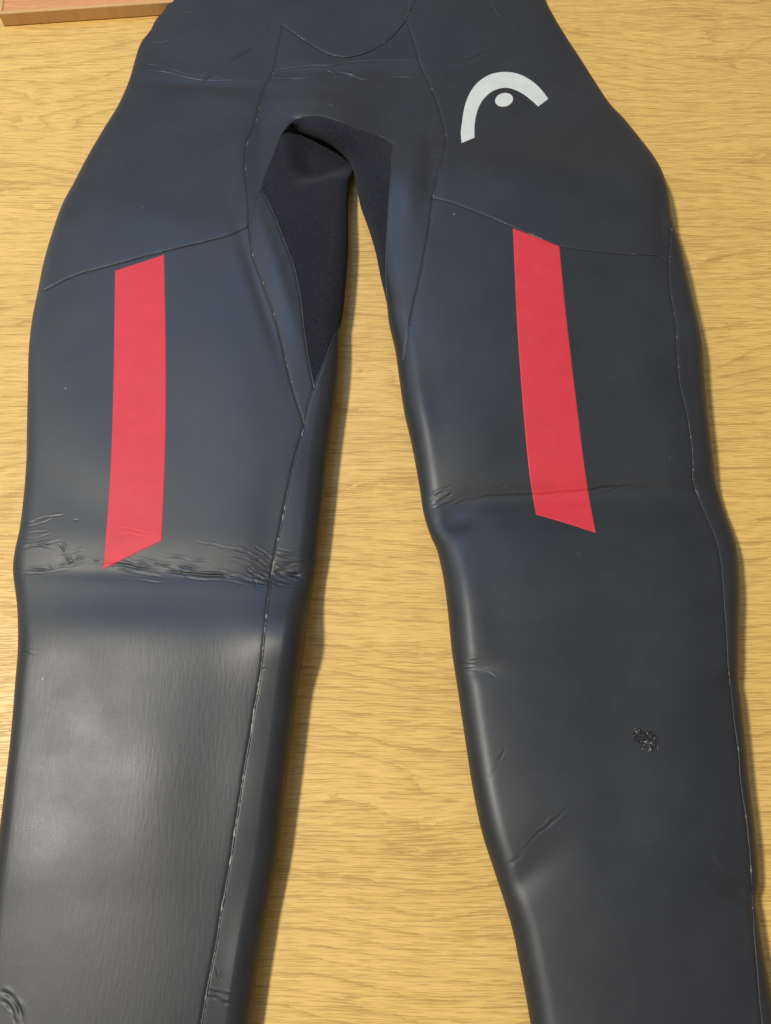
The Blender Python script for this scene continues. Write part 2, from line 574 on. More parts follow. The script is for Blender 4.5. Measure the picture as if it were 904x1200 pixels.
for k in range(8):
    y0 = 640 + 6.0 * k
    crease([(322, y0 + 2), (332, y0 + 5 + rng.uniform(-1, 2)), (344, y0 + 7 + rng.uniform(-2, 2)), (356, y0 + 7 + rng.uniform(-2, 2)), (369, y0 + 7)],
           rng.uniform(.5, .95), rng.uniform(.8, 1.3))
crease([(322, 668), (334, 672), (345, 674), (358, 674), (369, 673)], 2.2, 1.6)
crease([(22, 765), (33, 765), (42, 767)], .5, 1.0)
crease([(306, 783), (312, 784)], .4, .8)
KB = catmull([(20, 668), (60, 664), (110, 660), (160, 663), (205, 669), (255, 674), (310, 682)], 200)
for k in range(14):
    i0 = int(rng.uniform(0, 150))
    ln = int(rng.uniform(20, 48))
    off = rng.normal(0, 6.0)
    seg = KB[i0:i0 + ln][:: max(1, ln // 5)]
    drift = rng.uniform(-4, 4)
    crease([(p[0], p[1] + off + drift * q / max(1, len(seg) - 1) + rng.normal(0, .9)) for q, p in enumerate(seg)], rng.uniform(.2, .45), rng.uniform(.65, .95))
for k in range(9):
    y0 = 650 + 4.5 * k
    crease([(262 + 3 * k + rng.uniform(-8, 8), y0 - 10 + rng.uniform(-3, 2)), (284 + 2 * k, y0 - 4 + rng.normal(0, 1.2)), (300, y0 + 2 + rng.normal(0, 1)), (314, y0 + 8)],
           rng.uniform(.2, .45), rng.uniform(.65, .9))
# left ankle end
crease([(0, 1161), (10, 1166), (18, 1174), (24, 1186), (27, 1200)], 1.0, 1.4)
crease([(-2, 1172), (8, 1177), (15, 1187), (18, 1200)], .8, 1.2)
crease([(244, 1160), (255, 1164), (270, 1166), (281, 1169)], .5, 1.1)
crease([(243, 1168), (258, 1172), (272, 1178)], .5, 1.1)
crease([(250, 1130), (258, 1145), (264, 1152)], .3, .9)
# right knee
crease([(500, 602), (520, 594), (552, 585), (586, 581.5), (618, 580.5), (639, 579.5), (666, 577), (690, 575.5), (706, 572), (735, 570),
        (770, 571), (798, 570)], .75, 1.2)
crease([(500, 588), (510, 582), (522, 573)], .8, 1.0)
crease([(499, 582), (512, 575), (528, 570)], .5, .9)
crease([(502, 594), (516, 587), (530, 578)], .7, 1.0)
crease([(501, 597), (525, 590), (540, 583)], .6, .9)
crease([(525, 594), (548, 587), (570, 584)], .4, .9)
crease([(628, 576), (650, 574), (680, 571)], .25, .9)
crease([(630, 589), (648, 585), (662, 580), (690, 577)], .5, 1.0)
crease([(700, 575), (715, 576), (728, 572), (745, 573), (762, 570)], .4, .9)
crease([(586, 571), (590, 569), (594, 565)], .3, .9, 0)
for k in range(8):
    y0 = 538 + 5.0 * k
    crease([(803 + rng.uniform(-5, 5), y0 + rng.uniform(-2, 2)), (815, y0 + 1), (828, y0 + rng.uniform(-2, 2)), (838, y0)], rng.uniform(.2, .5), .9)
crease_fan(4, (804, 590), (818, 600), (0, 12), (0, 10), .25, .8, 1.5)
# right shin
crease([(535, 778), (550, 779), (565, 781), (572, 783)], .6, 1.1)
crease([(536, 785), (552, 784), (570, 788), (583, 795)], .6, 1.1)
crease([(545, 775), (560, 774)], .4, .9)
crease([(560, 931), (574, 912), (586, 890), (592, 876)], .35, .9)
crease([(562, 934), (570, 925)], .4, .9)
crease([(583, 1021), (600, 1008), (618, 990), (632, 976), (648, 963), (668, 945)], .45, 1.0)
crease([(586, 1024), (598, 1014), (612, 1000)], .45, 1.0)
crease([(638, 972), (652, 956)], .5, 1.0)
crease([(720, 971), (740, 968), (760, 968), (785, 974)], .25, 1.0)
crease([(730, 974), (742, 971), (760, 972)], .25, .9)
crease([(832, 1009), (848, 1022), (868, 1034), (888, 1051)], 1.2, 2.4)
crease([(834, 1012), (850, 1020)], .4, 1.0)
crease([(846, 800), (858, 802), (867, 799)], 1.0, 1.6)
# right thigh and hip
crease([(478, 372), (486, 371), (500, 374)], .3, .8)
crease([(480, 380), (492, 380), (505, 383)], .3, .8)
crease([(478, 390), (490, 389), (500, 391)], .25, .8)
crease([(791, 374), (802, 374), (812, 383), (817, 388)], .6, 1.2)
crease([(460, 168), (472, 175), (486, 179), (503, 182), (518, 184)], .45, 1.3)
# waist
crease([(150, 78), (175, 80), (200, 86), (222, 92), (246, 95), (275, 94), (308, 95)], .5, 1.0)
crease([(160, 74), (185, 77), (208, 84), (225, 88)], .4, .9)
crease([(162, 83), (190, 84), (215, 90)], .5, 1.0)
crease([(228, 106), (238, 96), (250, 87), (262, 78), (280, 66), (296, 56), (310, 38)], 1.0, 1.4)
crease([(236, 91), (246, 84), (256, 80)], .7, 1.1)
crease([(300, 50), (308, 42), (318, 28)], .6, 1.0)
crease([(310, 92), (330, 92), (352, 92), (370, 89), (384, 83), (392, 87)], 1.0, 1.3)
crease([(318, 83), (340, 80), (364, 77), (385, 77), (410, 73), (440, 71), (466, 71), (490, 72)], 1.0, 1.3)
crease([(330, 84), (350, 83), (370, 80)], .6, 1.0)
crease([(386, 79), (396, 84), (410, 87), (425, 93), (445, 92), (470, 90), (495, 93)], 1.0, 1.2)
crease([(380, 92), (400, 90), (418, 90)], .7, 1.0)
crease([(430, 88), (460, 87), (480, 84)], .5, 1.0)
crease([(380, 121), (390, 124), (398, 119)], .9, 1.5)
crease([(392, 124), (410, 118), (430, 113), (442, 112)], .5, 1.4)
crease([(495, 81), (515, 79), (535, 75), (555, 67), (568, 61), (582, 57), (596, 46), (605, 40), (618, 35)], 1.0, 1.3)
crease([(602, 47), (618, 40), (634, 33), (648, 24)], .7, 1.2)
crease([(592, 52), (610, 45), (622, 42)], .5, 1.0)
crease([(498, 91), (515, 92), (528, 90)], .6, 1.0)
crease([(620, 56), (636, 54), (652, 48)], .3, 1.2)
crease([(570, 0), (582, 16), (592, 28), (606, 36)], .5, 2.0)
crease([(196, 18), (215, 14), (232, 16)], .35, 1.6)
crease([(168, 52), (190, 50), (215, 42)], .35, 1.8)

# seams: pixel paths
S_LEFT_HIP = [(332, 30), (326, 56), (320, 84), (311, 101), (304, 124), (298, 147), (289, 170), (287, 195), (291, 229), (292, 264)]
S_LEFT_STRIP = [(292, 264), (296, 298), (304, 321), (320, 365), (329, 397), (338, 436), (346, 465), (357, 497)]
S_LEFT_INNER = [(357, 497), (345, 540), (337, 575), (332, 600), (326, 630), (321, 655), (318, 672), (315, 695), (311, 725), (305, 790), (298, 830),
                (294, 855), (287, 895), (277, 960), (270, 1005), (260, 1060), (250, 1120), (242, 1160), (235, 1200), (219, 1290)]
S_LEFT_THIGH = [(44, 343), (60, 336), (90, 322), (130, 311), (190, 295), (240, 283), (275, 273), (292, 264)]
S_UCURVE = [(332, 30), (342, 37), (351, 43), (371, 56), (390, 64.5), (409, 66.5), (433, 60), (456, 46), (468, 34), (476, 23)]
S_WAIST_R = [(476, 23), (481, 12), (487, 0), (493, -40), (497, -110)]
S_WAIST_L = [(332, 30), (326, 18), (320, 0), (312, -40), (308, -110)]
S_RIGHT_HIP = [(476, 23), (486, 52), (494, 79), (503, 97), (511, 116), (519, 143), (523, 164), (519, 184)]
S_RIGHT_HIP2 = [(519, 184), (512, 211), (507, 232)]
S_RIGHT_STRIP = [(507, 232), (504, 261), (499, 290), (492, 326), (484, 360), (477, 397), (473, 418), (468, 440)]
S_RIGHT_THIGH = [(507, 232), (522, 235), (545, 243), (575, 255), (601, 266), (656, 288), (700, 295), (735, 298), (769, 300), (784, 307)]
S_SIDE_TOP = [(786, 240), (787, 264), (786, 281), (784, 307)]
S_SIDE_MID = [(784, 307), (785, 333), (788, 355), (792, 377), (793, 398), (794, 420), (797, 452), (804, 480), (811, 525), (812, 545), (812, 560), (816, 576)]
S_SIDE_LOW = [(816, 576), (827, 603), (838, 629), (843, 647), (847, 680), (849, 710), (852, 750), (854, 790), (857, 815), (860, 843), (865, 881), (868, 916),
              (875, 965), (879, 1004), (881, 1039), (884, 1095), (889, 1160), (893, 1200), (905, 1290)]
G_LEFT_A = [(339, 146), (330, 157), (322, 178), (313, 201), (306, 224)]
G_LEFT_B = [(306, 224), (316, 241), (327, 267), (339, 298), (344, 312), (351, 343), (355, 377), (359, 407), (364, 436), (368, 454)]
G_TIP = [(368, 454), (382, 420), (392, 396), (399, 380)]
G_RIDGE = [(339, 146), (345, 141), (353, 138), (366, 136), (379, 137), (399, 143), (425, 153), (447, 160), (460, 168)]
G_RIGHT = [(460, 168), (459, 184), (458, 201), (455, 238), (453, 272), (452, 300), (452, 330), (453, 350)]
E_TOP = [(292, 264), (297, 245), (306, 224)]
E_TIP = [(368, 454), (361, 478), (357, 497)]
G_FOLD = [(460, 168), (472, 175), (486, 179), (503, 182), (519, 184)]
KNEE_L = [(14, 668), (49, 668), (83, 662), (127, 662), (165, 666), (200, 669), (249, 673), (285, 677), (318, 676)]
KNEE_R = [(497, 600), (520, 593), (552, 584), (586, 581), (639, 579), (690, 575), (735, 571), (790, 571), (816, 576)]

ALL_OUT = np.vstack([OUT['LO'], OUT['LI'][16:], OUT['RI'], OUT['RO']])
OUT_LISTS = [OUT['LO'], OUT['LI'][18:], OUT['RI'][2:], OUT['RO']]


COARSE = {}
LI_LIST = [OUT['LI']]


def edge_dist(xy, lists):
    d = np.full(len(xy), 1e9)
    if len(xy) > 3000:
        key = id(lists)
        if key not in COARSE:
            gx, gy = np.arange(-0.42, 0.42, 0.003), np.arange(-0.30, 1.05, 0.003)
            G = np.stack(np.meshgrid(gx, gy), -1).reshape(-1, 2)
            D = np.full(len(G), 1e9)
            for P in lists:
                D = np.minimum(D, dist_poly(G, P))
            COARSE[key] = (gx, gy, D.reshape(len(gy), len(gx)), lists)
        gx, gy, D, _ = COARSE[key]
        fx = np.clip((xy[:, 0] - gx[0]) / 0.003, 0, len(gx) - 1.001)
        fy = np.clip((xy[:, 1] - gy[0]) / 0.003, 0, len(gy) - 1.001)
        ix, iy = fx.astype(int), fy.astype(int)
        fx, fy = fx - ix, fy - iy
        d = ((1 - fx) * (1 - fy) * D[iy, ix] + fx * (1 - fy) * D[iy, ix + 1] + (1 - fx) * fy * D[iy + 1, ix] + fx * fy * D[iy + 1, ix + 1])
        near = np.nonzero(d < 0.008)[0]
        if len(near):
            q = np.full(len(near), 1e9)
            for P in lists:
                for c in range(0, len(near), 60000):
                    q[c:c + 60000] = np.minimum(q[c:c + 60000], dist_poly(xy[near[c:c + 60000]], P))
            d[near] = q
        return d
    for P in lists:
        for c in range(0, len(xy), 60000):
            d[c:c + 60000] = np.minimum(d[c:c + 60000], dist_poly(xy[c:c + 60000], P))
    return d


def body_profile(d, k):
    R = 0.0128
    t = np.clip(d / R, 0, 1)
    z = 0.0108 * k * np.sqrt(np.maximum(0, 1 - (1 - t) ** 2))
    q = np.clip(d / 0.078, 0, 1)
    z += 0.0044 * k * (1 - (1 - q) ** 3.2)
    return z


def smooth_height(xy, lists=OUT_LISTS, d=None):
    px = world_to_px(xy, np.full(len(xy), 0.022))
    if d is None:
        d = edge_dist(xy, lists)
    z = zmid_px(px) + body_profile(d, k_of(px))
    w = np.clip(d / 0.012, 0, 1)
    for u, v, su, sv, a, mm in SWELL:
        c, s = math.cos(math.radians(a)), math.sin(math.radians(a))
        m = (np.abs(px[:, 0] - u) < 3 * max(su, sv)) & (np.abs(px[:, 1] - v) < 3 * max(su, sv))
        if not m.any():
            continue
        p = (px[m, 0] - u) * c + (px[m, 1] - v) * s
        q = -(px[m, 0] - u) * s + (px[m, 1] - v) * c
        z[m] += 0.001 * mm * w[m] * np.exp(-(p / su) ** 2 - (q / sv) ** 2)
    return z


def on_surface(pts, n=None, step=4.0, lists=OUT_LISTS):
    """pixel path -> ground-plan path lying where the rays meet the soft surface"""
    c = catmull(pts, n, step) if len(pts) > 1 else np.asarray(pts, float)
    z = np.full(len(c), 0.026)
    for _ in range(5):
        xy = px_to_world(c, z)
        z = 0.4 * z + 0.6 * smooth_height(xy, lists)
    return px_to_world(c, z)


CREASE_W = []
for pts, depth, width, rim in CREASE:
    cw = on_surface(pts, None, 3.0)
    if len(cw) > 4:                       # real creases wander
        wn_ = np.convolve(rng.normal(0, 1, len(cw) + 2), (.25, .5, .25), 'valid')
        tg = np.gradient(cw, axis=0)
        tg /= np.linalg.norm(tg, axis=1)[:, None] + 1e-12
        cw = cw + np.stack([-tg[:, 1], tg[:, 0]], 1) * (0.00026 * wn_)[:, None]
    CREASE_W.append((cw, depth, width, rim))
GROOVES = {}
for nm in ('S_LEFT_HIP', 'S_LEFT_STRIP', 'S_LEFT_INNER', 'S_LEFT_THIGH', 'S_UCURVE', 'S_WAIST_R', 'S_WAIST_L', 'S_RIGHT_HIP', 'S_RIGHT_HIP2',
           'S_RIGHT_STRIP', 'S_RIGHT_THIGH', 'S_SIDE_TOP', 'S_SIDE_MID', 'S_SIDE_LOW', 'G_LEFT_A', 'G_LEFT_B', 'G_TIP', 'G_RIDGE', 'G_RIGHT',
           'E_TOP', 'E_TIP', 'G_FOLD', 'KNEE_L', 'KNEE_R'):
    GROOVES[nm] = on_surface(globals()[nm], None, 3.0)
GROOVE_DEPTH = {'S_WAIST_L': 0, 'KNEE_L': 0, 'KNEE_R': 0, 'G_FOLD': 0, 'S_RIGHT_HIP': .45, 'S_SIDE_LOW': .45, 'E_TOP': .25, 'G_RIDGE': .3, 'G_RIGHT': .3}


def fine_height(xy, z):
    """adds creases and seam grooves"""
    z = z.copy()
    for P, depth, width, rim in CREASE_W:
        pad = 0.006
        m = ((xy[:, 0] > P[:, 0].min() - pad) & (xy[:, 0] < P[:, 0].max() + pad) &
             (xy[:, 1] > P[:, 1].min() - pad) & (xy[:, 1] < P[:, 1].max() + pad))
        idx = np.nonzero(m)[0]
        if not len(idx):
            continue
        e, sg, al = dist_poly(xy[idx], P, True, True)
        w = 0.00066 * width
        tap = np.clip(np.minimum(al, 1 - al) / 0.25, 0, 1) ** 0.7
        h = -np.exp(-(e / w) ** 2) + rim * (np.exp(-((e - 2.0 * w) / (1.2 * w)) ** 2)) * (1 + 0.6 * sg)
        tap = tap * (0.72 + 0.45 * np.sin(al * (7 + 60 * depth % 9) + 40 * width))
        z[idx] += 0.001 * depth * 0.50 * tap * h
    for nm, P in GROOVES.items():
        dp = GROOVE_DEPTH.get(nm, 0.42)
        if dp == 0:
            continue
        pad = 0.006
        m = ((xy[:, 0] > P[:, 0].min() - pad) & (xy[:, 0] < P[:, 0].max() + pad) &
             (xy[:, 1] > P[:, 1].min() - pad) & (xy[:, 1] < P[:, 1].max() + pad))
        idx = np.nonzero(m)[0]
        if not len(idx):
            continue
        e = dist_poly(xy[idx], P)
        z[idx] += 0.001 * dp * (-np.exp(-(e / 0.0009) ** 2) - 0.12 * np.exp(-(e / 0.003) ** 2))
    return z


def height(xy, lists=OUT_LISTS):
    return fine_height(xy, smooth_height(xy, lists))


# ------------------------------------------------------------------ patches
SPACING = 0.00054


def spread(length, e0, e1, n_edge=14, R=0.017):
    """sample positions 0..1, gathered towards an end that is part of the rolled outline"""
    def ed(on):
        if not on:
            return np.array([0.0])
        k = np.arange(n_edge + 1)
        return R * (1 - np.cos(k / n_edge * math.pi / 2))
    a, b = ed(e0), ed(e1)
    mid = length - a[-1] - b[-1]
    if mid <= SPACING * 3:
        t = np.linspace(0, 1, 26)
        if e0 and e1:
            return 0.5 - 0.5 * np.cos(t * math.pi)
        if e1:
            return np.sin(t * math.pi / 2)
        if e0:
            return 1 - np.cos(t * math.pi / 2)
        return np.linspace(0, 1, max(4, int(length / SPACING)))
    m = np.linspace(a[-1], length - b[-1], max(3, int(mid / SPACING)))
    return np.concatenate([a[:-1], m, (length - b)[::-1][1:]]) / length


def plen(P):
    return np.linalg.norm(np.diff(P, axis=0), axis=1).sum()


def coons(top, bottom, left, right, e_left=False, e_right=False, e_top=False, e_bottom=False):
    W = 0.5 * (plen(top) + plen(bottom))
    W = max(W, 0.75 * max(plen(top), plen(bottom)))
    Hh = max(plen(left), plen(right))
    u = spread(W, e_left, e_right)
    v = spread(Hh, e_top, e_bottom)
    T, B, L, R = resample(top, u), resample(bottom, u), resample(left, v), resample(right, v)
    U, V = u[None, :, None], v[:, None, None]
    S = ((1 - V) * T[None] + V * B[None] + (1 - U) * L[:, None] + U * R[:, None]
         - ((1 - U) * (1 - V) * T[0] + U * (1 - V) * T[-1] + (1 - U) * V * B[0] + U * V * B[-1]))
    return S, u, v


def piece(P, a, b):
    """part of an outline between the points nearest to pixels a and b"""
    Q = OUT[P + '_px']
    i = np.argmin(((Q - np.array(a)) ** 2).sum(1))
    j = np.argmin(((Q - np.array(b)) ** 2).sum(1))
    return OUT[P][i:j + 1]


def join(*cs):
    out = [cs[0]]
    for c in cs[1:]:
        out.append(c[1:] if np.linalg.norm(c[0] - out[-1][-1]) < 1e-6 else c)
    return np.vstack(out)


def fix_ends(c, a=None, b=None):
    c = c.copy()
    if a is not None:
        c[0] = a
    if b is not None:
        c[-1] = b
    return c


def line(a, b, n=30):
    return a + (b - a) * np.linspace(0, 1, n)[:, None]


suit = bpy.data.objects.new('wetsuit', None)
COL.objects.link(suit)
suit.empty_display_size = 0.1
suit['label'] = 'black rubber wetsuit legs with red thigh stripes lying flat on the oak table'
suit['category'] = 'wetsuit'

PANELS = {}


def panel(name, mat, top, bottom, left, right, el=False, er=False, et=False, eb=False, hfun=None, post=None):
    S, u, v = coons(top, bottom, left, right, el, er, et, eb)
    nr, nc = S.shape[:2]
    xy = S.reshape(-1, 2)
    z = (hfun or height)(xy)
    if post is not None:
        z = post(z.reshape(nr, nc), S, u, v).ravel()
    V = np.column_stack([xy, z])
    return mesh_obj(name, V, grid_faces(nr, nc), mat, suit)


g = GROOVES
# outline pieces (top to bottom)
lo_hip = piece('LO', (212, -110), (44, 343))
lo_thigh = piece('LO', (44, 343), (14, 668))
lo_shin = piece('LO', (14, 668), (-31, 1290))
li_leg = piece('LI', (399, 380), (280, 1290))
li_gus = piece('LI', (423, 112), (399, 380))
ri_lip = piece('RI', (340, 147), (453, 350))
ri_strip = piece('RI', (453, 350), (468, 440))
ri_thigh = piece('RI', (468, 440), (497, 600))
ri_shin = piece('RI', (497, 600), (637, 1290))
ro_hip = piece('RO', (615, -110), (786, 240))
ro_side = piece('RO', (786, 240), (927, 1290))

# make the ends of the seams meet the outline exactly
s_lt = fix_ends(g['S_LEFT_THIGH'], lo_hip[-1])
k_l = fix_ends(g['KNEE_L'], lo_thigh[-1])
inner_px = catmull(S_LEFT_INNER, None, 3.0)
ki = np.argmin(((inner_px - np.array((318, 676))) ** 2).sum(1))
sl_inner = g['S_LEFT_INNER']
k_l[-1] = sl_inner[ki]
s_side_top = fix_ends(g['S_SIDE_TOP'], ro_side[0])
s_rs = fix_ends(g['S_RIGHT_STRIP'], None, ri_strip[-1])
k_r = fix_ends(g['KNEE_R'], ri_thigh[-1], g['S_SIDE_MID'][-1])
g_tip = fix_ends(g['G_TIP'], None, li_leg[0])
g_right = fix_ends(g['G_RIGHT'], None, ri_lip[-1])
corner = lambda nm, i: g[nm][i]

panel('hip_panel', MAT_RUBBER, line(lo_hip[0], g['S_WAIST_L'][-1]), s_lt, lo_hip, join(g['S_WAIST_L'][::-1], g['S_LEFT_HIP']), el=True)
panel('waist_panel', MAT_RUBBER, line(g['S_WAIST_L'][-1], g['S_WAIST_R'][-1]), g['S_UCURVE'], g['S_WAIST_L'][::-1], g['S_WAIST_R'][::-1])
panel('hip_panel', MAT_RUBBER, line(g['S_WAIST_R'][-1], ro_hip[0]), g['S_RIGHT_THIGH'],
      join(g['S_WAIST_R'][::-1], g['S_RIGHT_HIP'], g['S_RIGHT_HIP2']), join(ro_hip, s_side_top), er=True)
panel('front_panel', MAT_RUBBER, g['S_UCURVE'], join(g['E_TOP'], g['G_LEFT_A'][::-1], g['G_RIDGE'], g['G_FOLD']),
      g['S_LEFT_HIP'], g['S_RIGHT_HIP'])
panel('inner_thigh_panel', MAT_RUBBER, g['E_TOP'], line(g['E_TIP'][-1], g['E_TIP'][-1] + 1e-7), g['S_LEFT_STRIP'], join(g['G_LEFT_B'], g['E_TIP']))
panel('inner_thigh_panel', MAT_RUBBER, g['G_FOLD'], line(s_rs[-1], s_rs[-1] + 1e-7), join(g_right, ri_strip), join(g['S_RIGHT_HIP2'], s_rs))
panel('thigh_panel', MAT_RUBBER, s_lt, k_l, lo_thigh, join(g['S_LEFT_STRIP'], sl_inner[:ki + 1]), el=True)
panel('shin_panel', MAT_RIBBED, k_l, line(lo_shin[-1], sl_inner[-1]), lo_shin, sl_inner[ki:], el=True)
panel('inner_leg_panel', MAT_RUBBER, join(g['E_TIP'][::-1], g_tip), line(sl_inner[-1], li_leg[-1]), sl_inner, li_leg, er=True)
panel('thigh_panel', MAT_RUBBER, g['S_RIGHT_THIGH'], k_r, join(s_rs, ri_thigh), g['S_SIDE_MID'], el=True)
panel('shin_panel', MAT_RUBBER, k_r, line(ri_shin[-1], g['S_SIDE_LOW'][-1]), ri_shin, g['S_SIDE_LOW'], el=True)
panel('side_panel', MAT_RUBBER, line(ro_side[0], ro_side[0] + 1e-7), line(g['S_SIDE_LOW'][-1], ro_side[-1]),
      join(s_side_top, g['S_SIDE_MID'], g['S_SIDE_LOW']), ro_side, er=True)

# gusset: the arched fold over the crotch and the right inner thigh ...
panel('gusset', MAT_FABRIC, join(g['G_RIDGE'], g_right), ri_lip, line(g['G_RIDGE'][0], ri_lip[0]), line(g_right[-1], ri_lip[-1]), eb=True)


# ... and the left half, which sinks away under that fold
def left_gusset_height(xy):
    px = world_to_px(xy, np.full(len(xy), 0.018))
    d = edge_dist(xy, LI_LIST)
    k = k_of(np.column_stack([np.minimum(px[:, 0], 380), px[:, 1]]))
    z = 0.0125 * k + body_profile(d, k)
    u_line = 343 + (px[:, 1] - 147) * (9.0 / 60.0)
    v_line = 207 + (px[:, 0] - 352) * (-19.0 / 58.0)
    pit = sstep((px[:, 0] - u_line) / 36.0 + 0.48) * sstep((v_line - px[:, 1]) / 38.0 + 0.58)
    return z * (1 - pit) + 0.0015 * pit


def left_gusset_post(z, S, u, v):
    edge = height(S[:, 0])
    base = z[:, 0].copy()
    z = z + (edge - base)[:, None] * (np.clip(1 - u / 0.3, 0, 1) ** 2)[None]
    tipz = height(S[-1])
    z += (tipz - z[-1])[None] * (np.clip((v - 0.8) / 0.2, 0, 1) ** 2)[:, None]
    return z


lg_left = join(g['G_LEFT_A'], g['G_LEFT_B'])
lg_top = catmull(np.array([lg_left[0], 0.5 * (lg_left[0] + li_gus[0]) + np.array([0.0, 0.022]), li_gus[0] + np.array([0.0, 0.0])]), 40)
panel('gusset', MAT_FABRIC, lg_top, g_tip, lg_left, li_gus, er=True, hfun=left_gusset_height, post=left_gusset_post)


# rolled-under side of the suit, down to the table
def roll_under(name, P, mat, side, z_at, reach=0.012, floor=0.0006, depth=None):
    n = len(P)
    t = np.gradient(P, axis=0)
    t /= np.linalg.norm(t, axis=1)[:, None] + 1e-12
    nrm = np.stack([-t[:, 1], t[:, 0]], 1) * side
    rows = []
    for a in np.linspace(0, math.pi / 2, 8):
        zb = floor if depth is None else np.maximum(floor, z_at - depth)
        q = P + nrm * reach * (1 - math.cos(a))
        z = z_at - (z_at - zb) * math.sin(a)
        rows.append(np.column_stack([q, z]))
    V = np.vstack(rows)
    return mesh_obj(name, V, grid_faces(8, n), mat, suit)


def z_edge(P):
    return smooth_height(P, d=np.zeros(len(P)))


roll_under('back_panel', OUT['LO'], MAT_RUBBER, 1, z_edge(OUT['LO']))
roll_under('back_panel', li_leg, MAT_RUBBER, -1, z_edge(li_leg))
roll_under('back_panel', OUT['RI'][len(ri_lip) - 1:], MAT_RUBBER, 1, z_edge(OUT['RI'][len(ri_lip) - 1:]))
roll_under('back_panel', OUT['RO'], MAT_RUBBER, -1, z_edge(OUT['RO']))
roll_under('gusset_fold', ri_lip, MAT_FABRIC, 1, smooth_height(ri_lip), 0.014, 0.0006, 0.016)
roll_under('gusset_fold', li_gus, MAT_FABRIC, -1, left_gusset_height(li_gus), 0.008)


# ------------------------------------------------------------------ seams (thin glued beads)
def bead(name, P, mat, r=0.00042, off=0.0005, lift=0.0):
    n = len(P)
    L = plen(P)
    P = resample(P, np.linspace(0, 1, max(8, int(L / 0.0016))))
    n = len(P)
    t = np.gradient(P, axis=0)
    t /= np.linalg.norm(t, axis=1)[:, None] + 1e-12
    nrm = np.stack([-t[:, 1], t[:, 0]], 1)
    wig = np.convolve(rng.normal(0, 1, n + 8), np.ones(9) / 9, 'valid')[:n]
    P = P + nrm * (off + 0.00028 * wig)[:, None]
    z = height(P) + lift + 0.35 * r
    rad = r * (0.75 + 0.5 * np.abs(np.convolve(rng.normal(0, 1, n + 4), np.ones(5) / 2.2, 'valid')[:n]).clip(0, 1.6))
    rows = []
    for a in np.linspace(0, 2 * math.pi, 6, endpoint=False):
        rows.append(np.column_stack([P + nrm * (rad * math.cos(a))[:, None], z + 0.55 * rad * math.sin(a)]))
    V = np.stack(rows, 1).reshape(-1, 3)
    F = []
    i = np.arange(n * 6).reshape(n, 6)
    for k in range(6):
        k2 = (k + 1) % 6
        F.append(np.stack([i[:-1, k], i[:-1, k2], i[1:, k2], i[1:, k]], 1))
    return mesh_obj(name, V, np.vstack(F), mat, suit)


ie = np.argmin(((inner_px - np.array((298, 830))) ** 2).sum(1))
bead('seam', join(g['S_LEFT_HIP'], g['S_LEFT_STRIP']), MAT_SEAM, .0004)
bead('seam', sl_inner, MAT_SEAM_WORN, .00055)
bead('seam', s_lt[3:], MAT_SEAM, .00034)
bead('seam', g['S_UCURVE'], MAT_SEAM, .0006)
bead('seam', g['S_WAIST_R'], MAT_SEAM, .0005)
bead('seam', join(g['S_RIGHT_HIP'], g['S_RIGHT_HIP2'], s_rs[:-6]), MAT_SEAM, .00038)
bead('seam', g['S_RIGHT_THIGH'], MAT_SEAM, .00034)
bead('seam', join(s_side_top[6:], g['S_SIDE_MID'], g['S_SIDE_LOW']), MAT_SEAM, .0004)
bead('seam', g['G_LEFT_B'], MAT_SEAM_DARK, .0004)
bead('seam', join(g['E_TIP'][::-1], g_tip[:-4]), MAT_SEAM_DARK, .0004)
bead('seam', g_right, MAT_SEAM_DARK, .00035)
bead('seam', join(g['G_LEFT_A'][::-1], g['G_RIDGE']), MAT_SEAM_DARK, .0003)


# ------------------------------------------------------------------ prints
def print_patch(name, top, bottom, left, right, mat, parent, lift=0.00028, label=None):
    S, u, v = coons(*[on_surface(c, None, 3.0) for c in (top, bottom, left, right)])
    nr, nc = S.shape[:2]
    xy = S.reshape(-1, 2)
    z = height(xy).reshape(nr, nc) + lift
    rim = np.zeros((nr, nc), bool)
    rim[0] = rim[-1] = True
    rim[:, 0] = rim[:, -1] = True
    z[rim] -= lift + 0.0002
    o = mesh_obj(name, np.column_stack([xy, z.ravel()]), grid_faces(nr, nc), mat, parent)
    if label:
        o['label'] = label
    return o


print_patch('stripe', [(135, 317), (163, 308), (193, 298)], [(121, 668), (155, 651), (190, 634)],
            [(135, 317), (134, 380), (133, 450), (129, 560), (121, 668)], [(193, 298), (195, 400), (195, 500), (193, 570), (190, 634)], MAT_RED, suit,
            label='red stripe printed down the thigh on the left')
print_patch('stripe', [(601, 267), (628, 277), (656, 288)], [(628, 603), (662, 613), (699, 625)],
            [(601, 267), (606, 380), (614, 490), (621, 560), (628, 603)], [(656, 288), (663, 360), (676, 470), (689, 570), (699, 625)], MAT_RED, suit,
            label='red stripe printed down the thigh on the right')

ARC_OUT = [(541, 168), (540, 155), (541.5, 143), (544, 127), (548.5, 113), (555, 101.6), (564, 92.7), (575, 86.5), (587, 84), (600, 84.2),
           (612, 87.6), (624, 94.5), (634.5, 104), (643.4, 115.7)]
ARC_IN = [(556.6, 161.4), (557, 145), (559.8, 130.8), (565, 119.3), (573, 110.4), (582, 105), (592.5, 103), (601.4, 104.6), (612, 109.5),
          (622.6, 117.5), (631, 125)]
logo = print_patch('logo', ARC_OUT, ARC_IN, [ARC_OUT[0], ARC_IN[0]], [ARC_OUT[-1], ARC_IN[-1]], MAT_WHITE, suit, 0.0002,
                   'white arched logo on the hip')


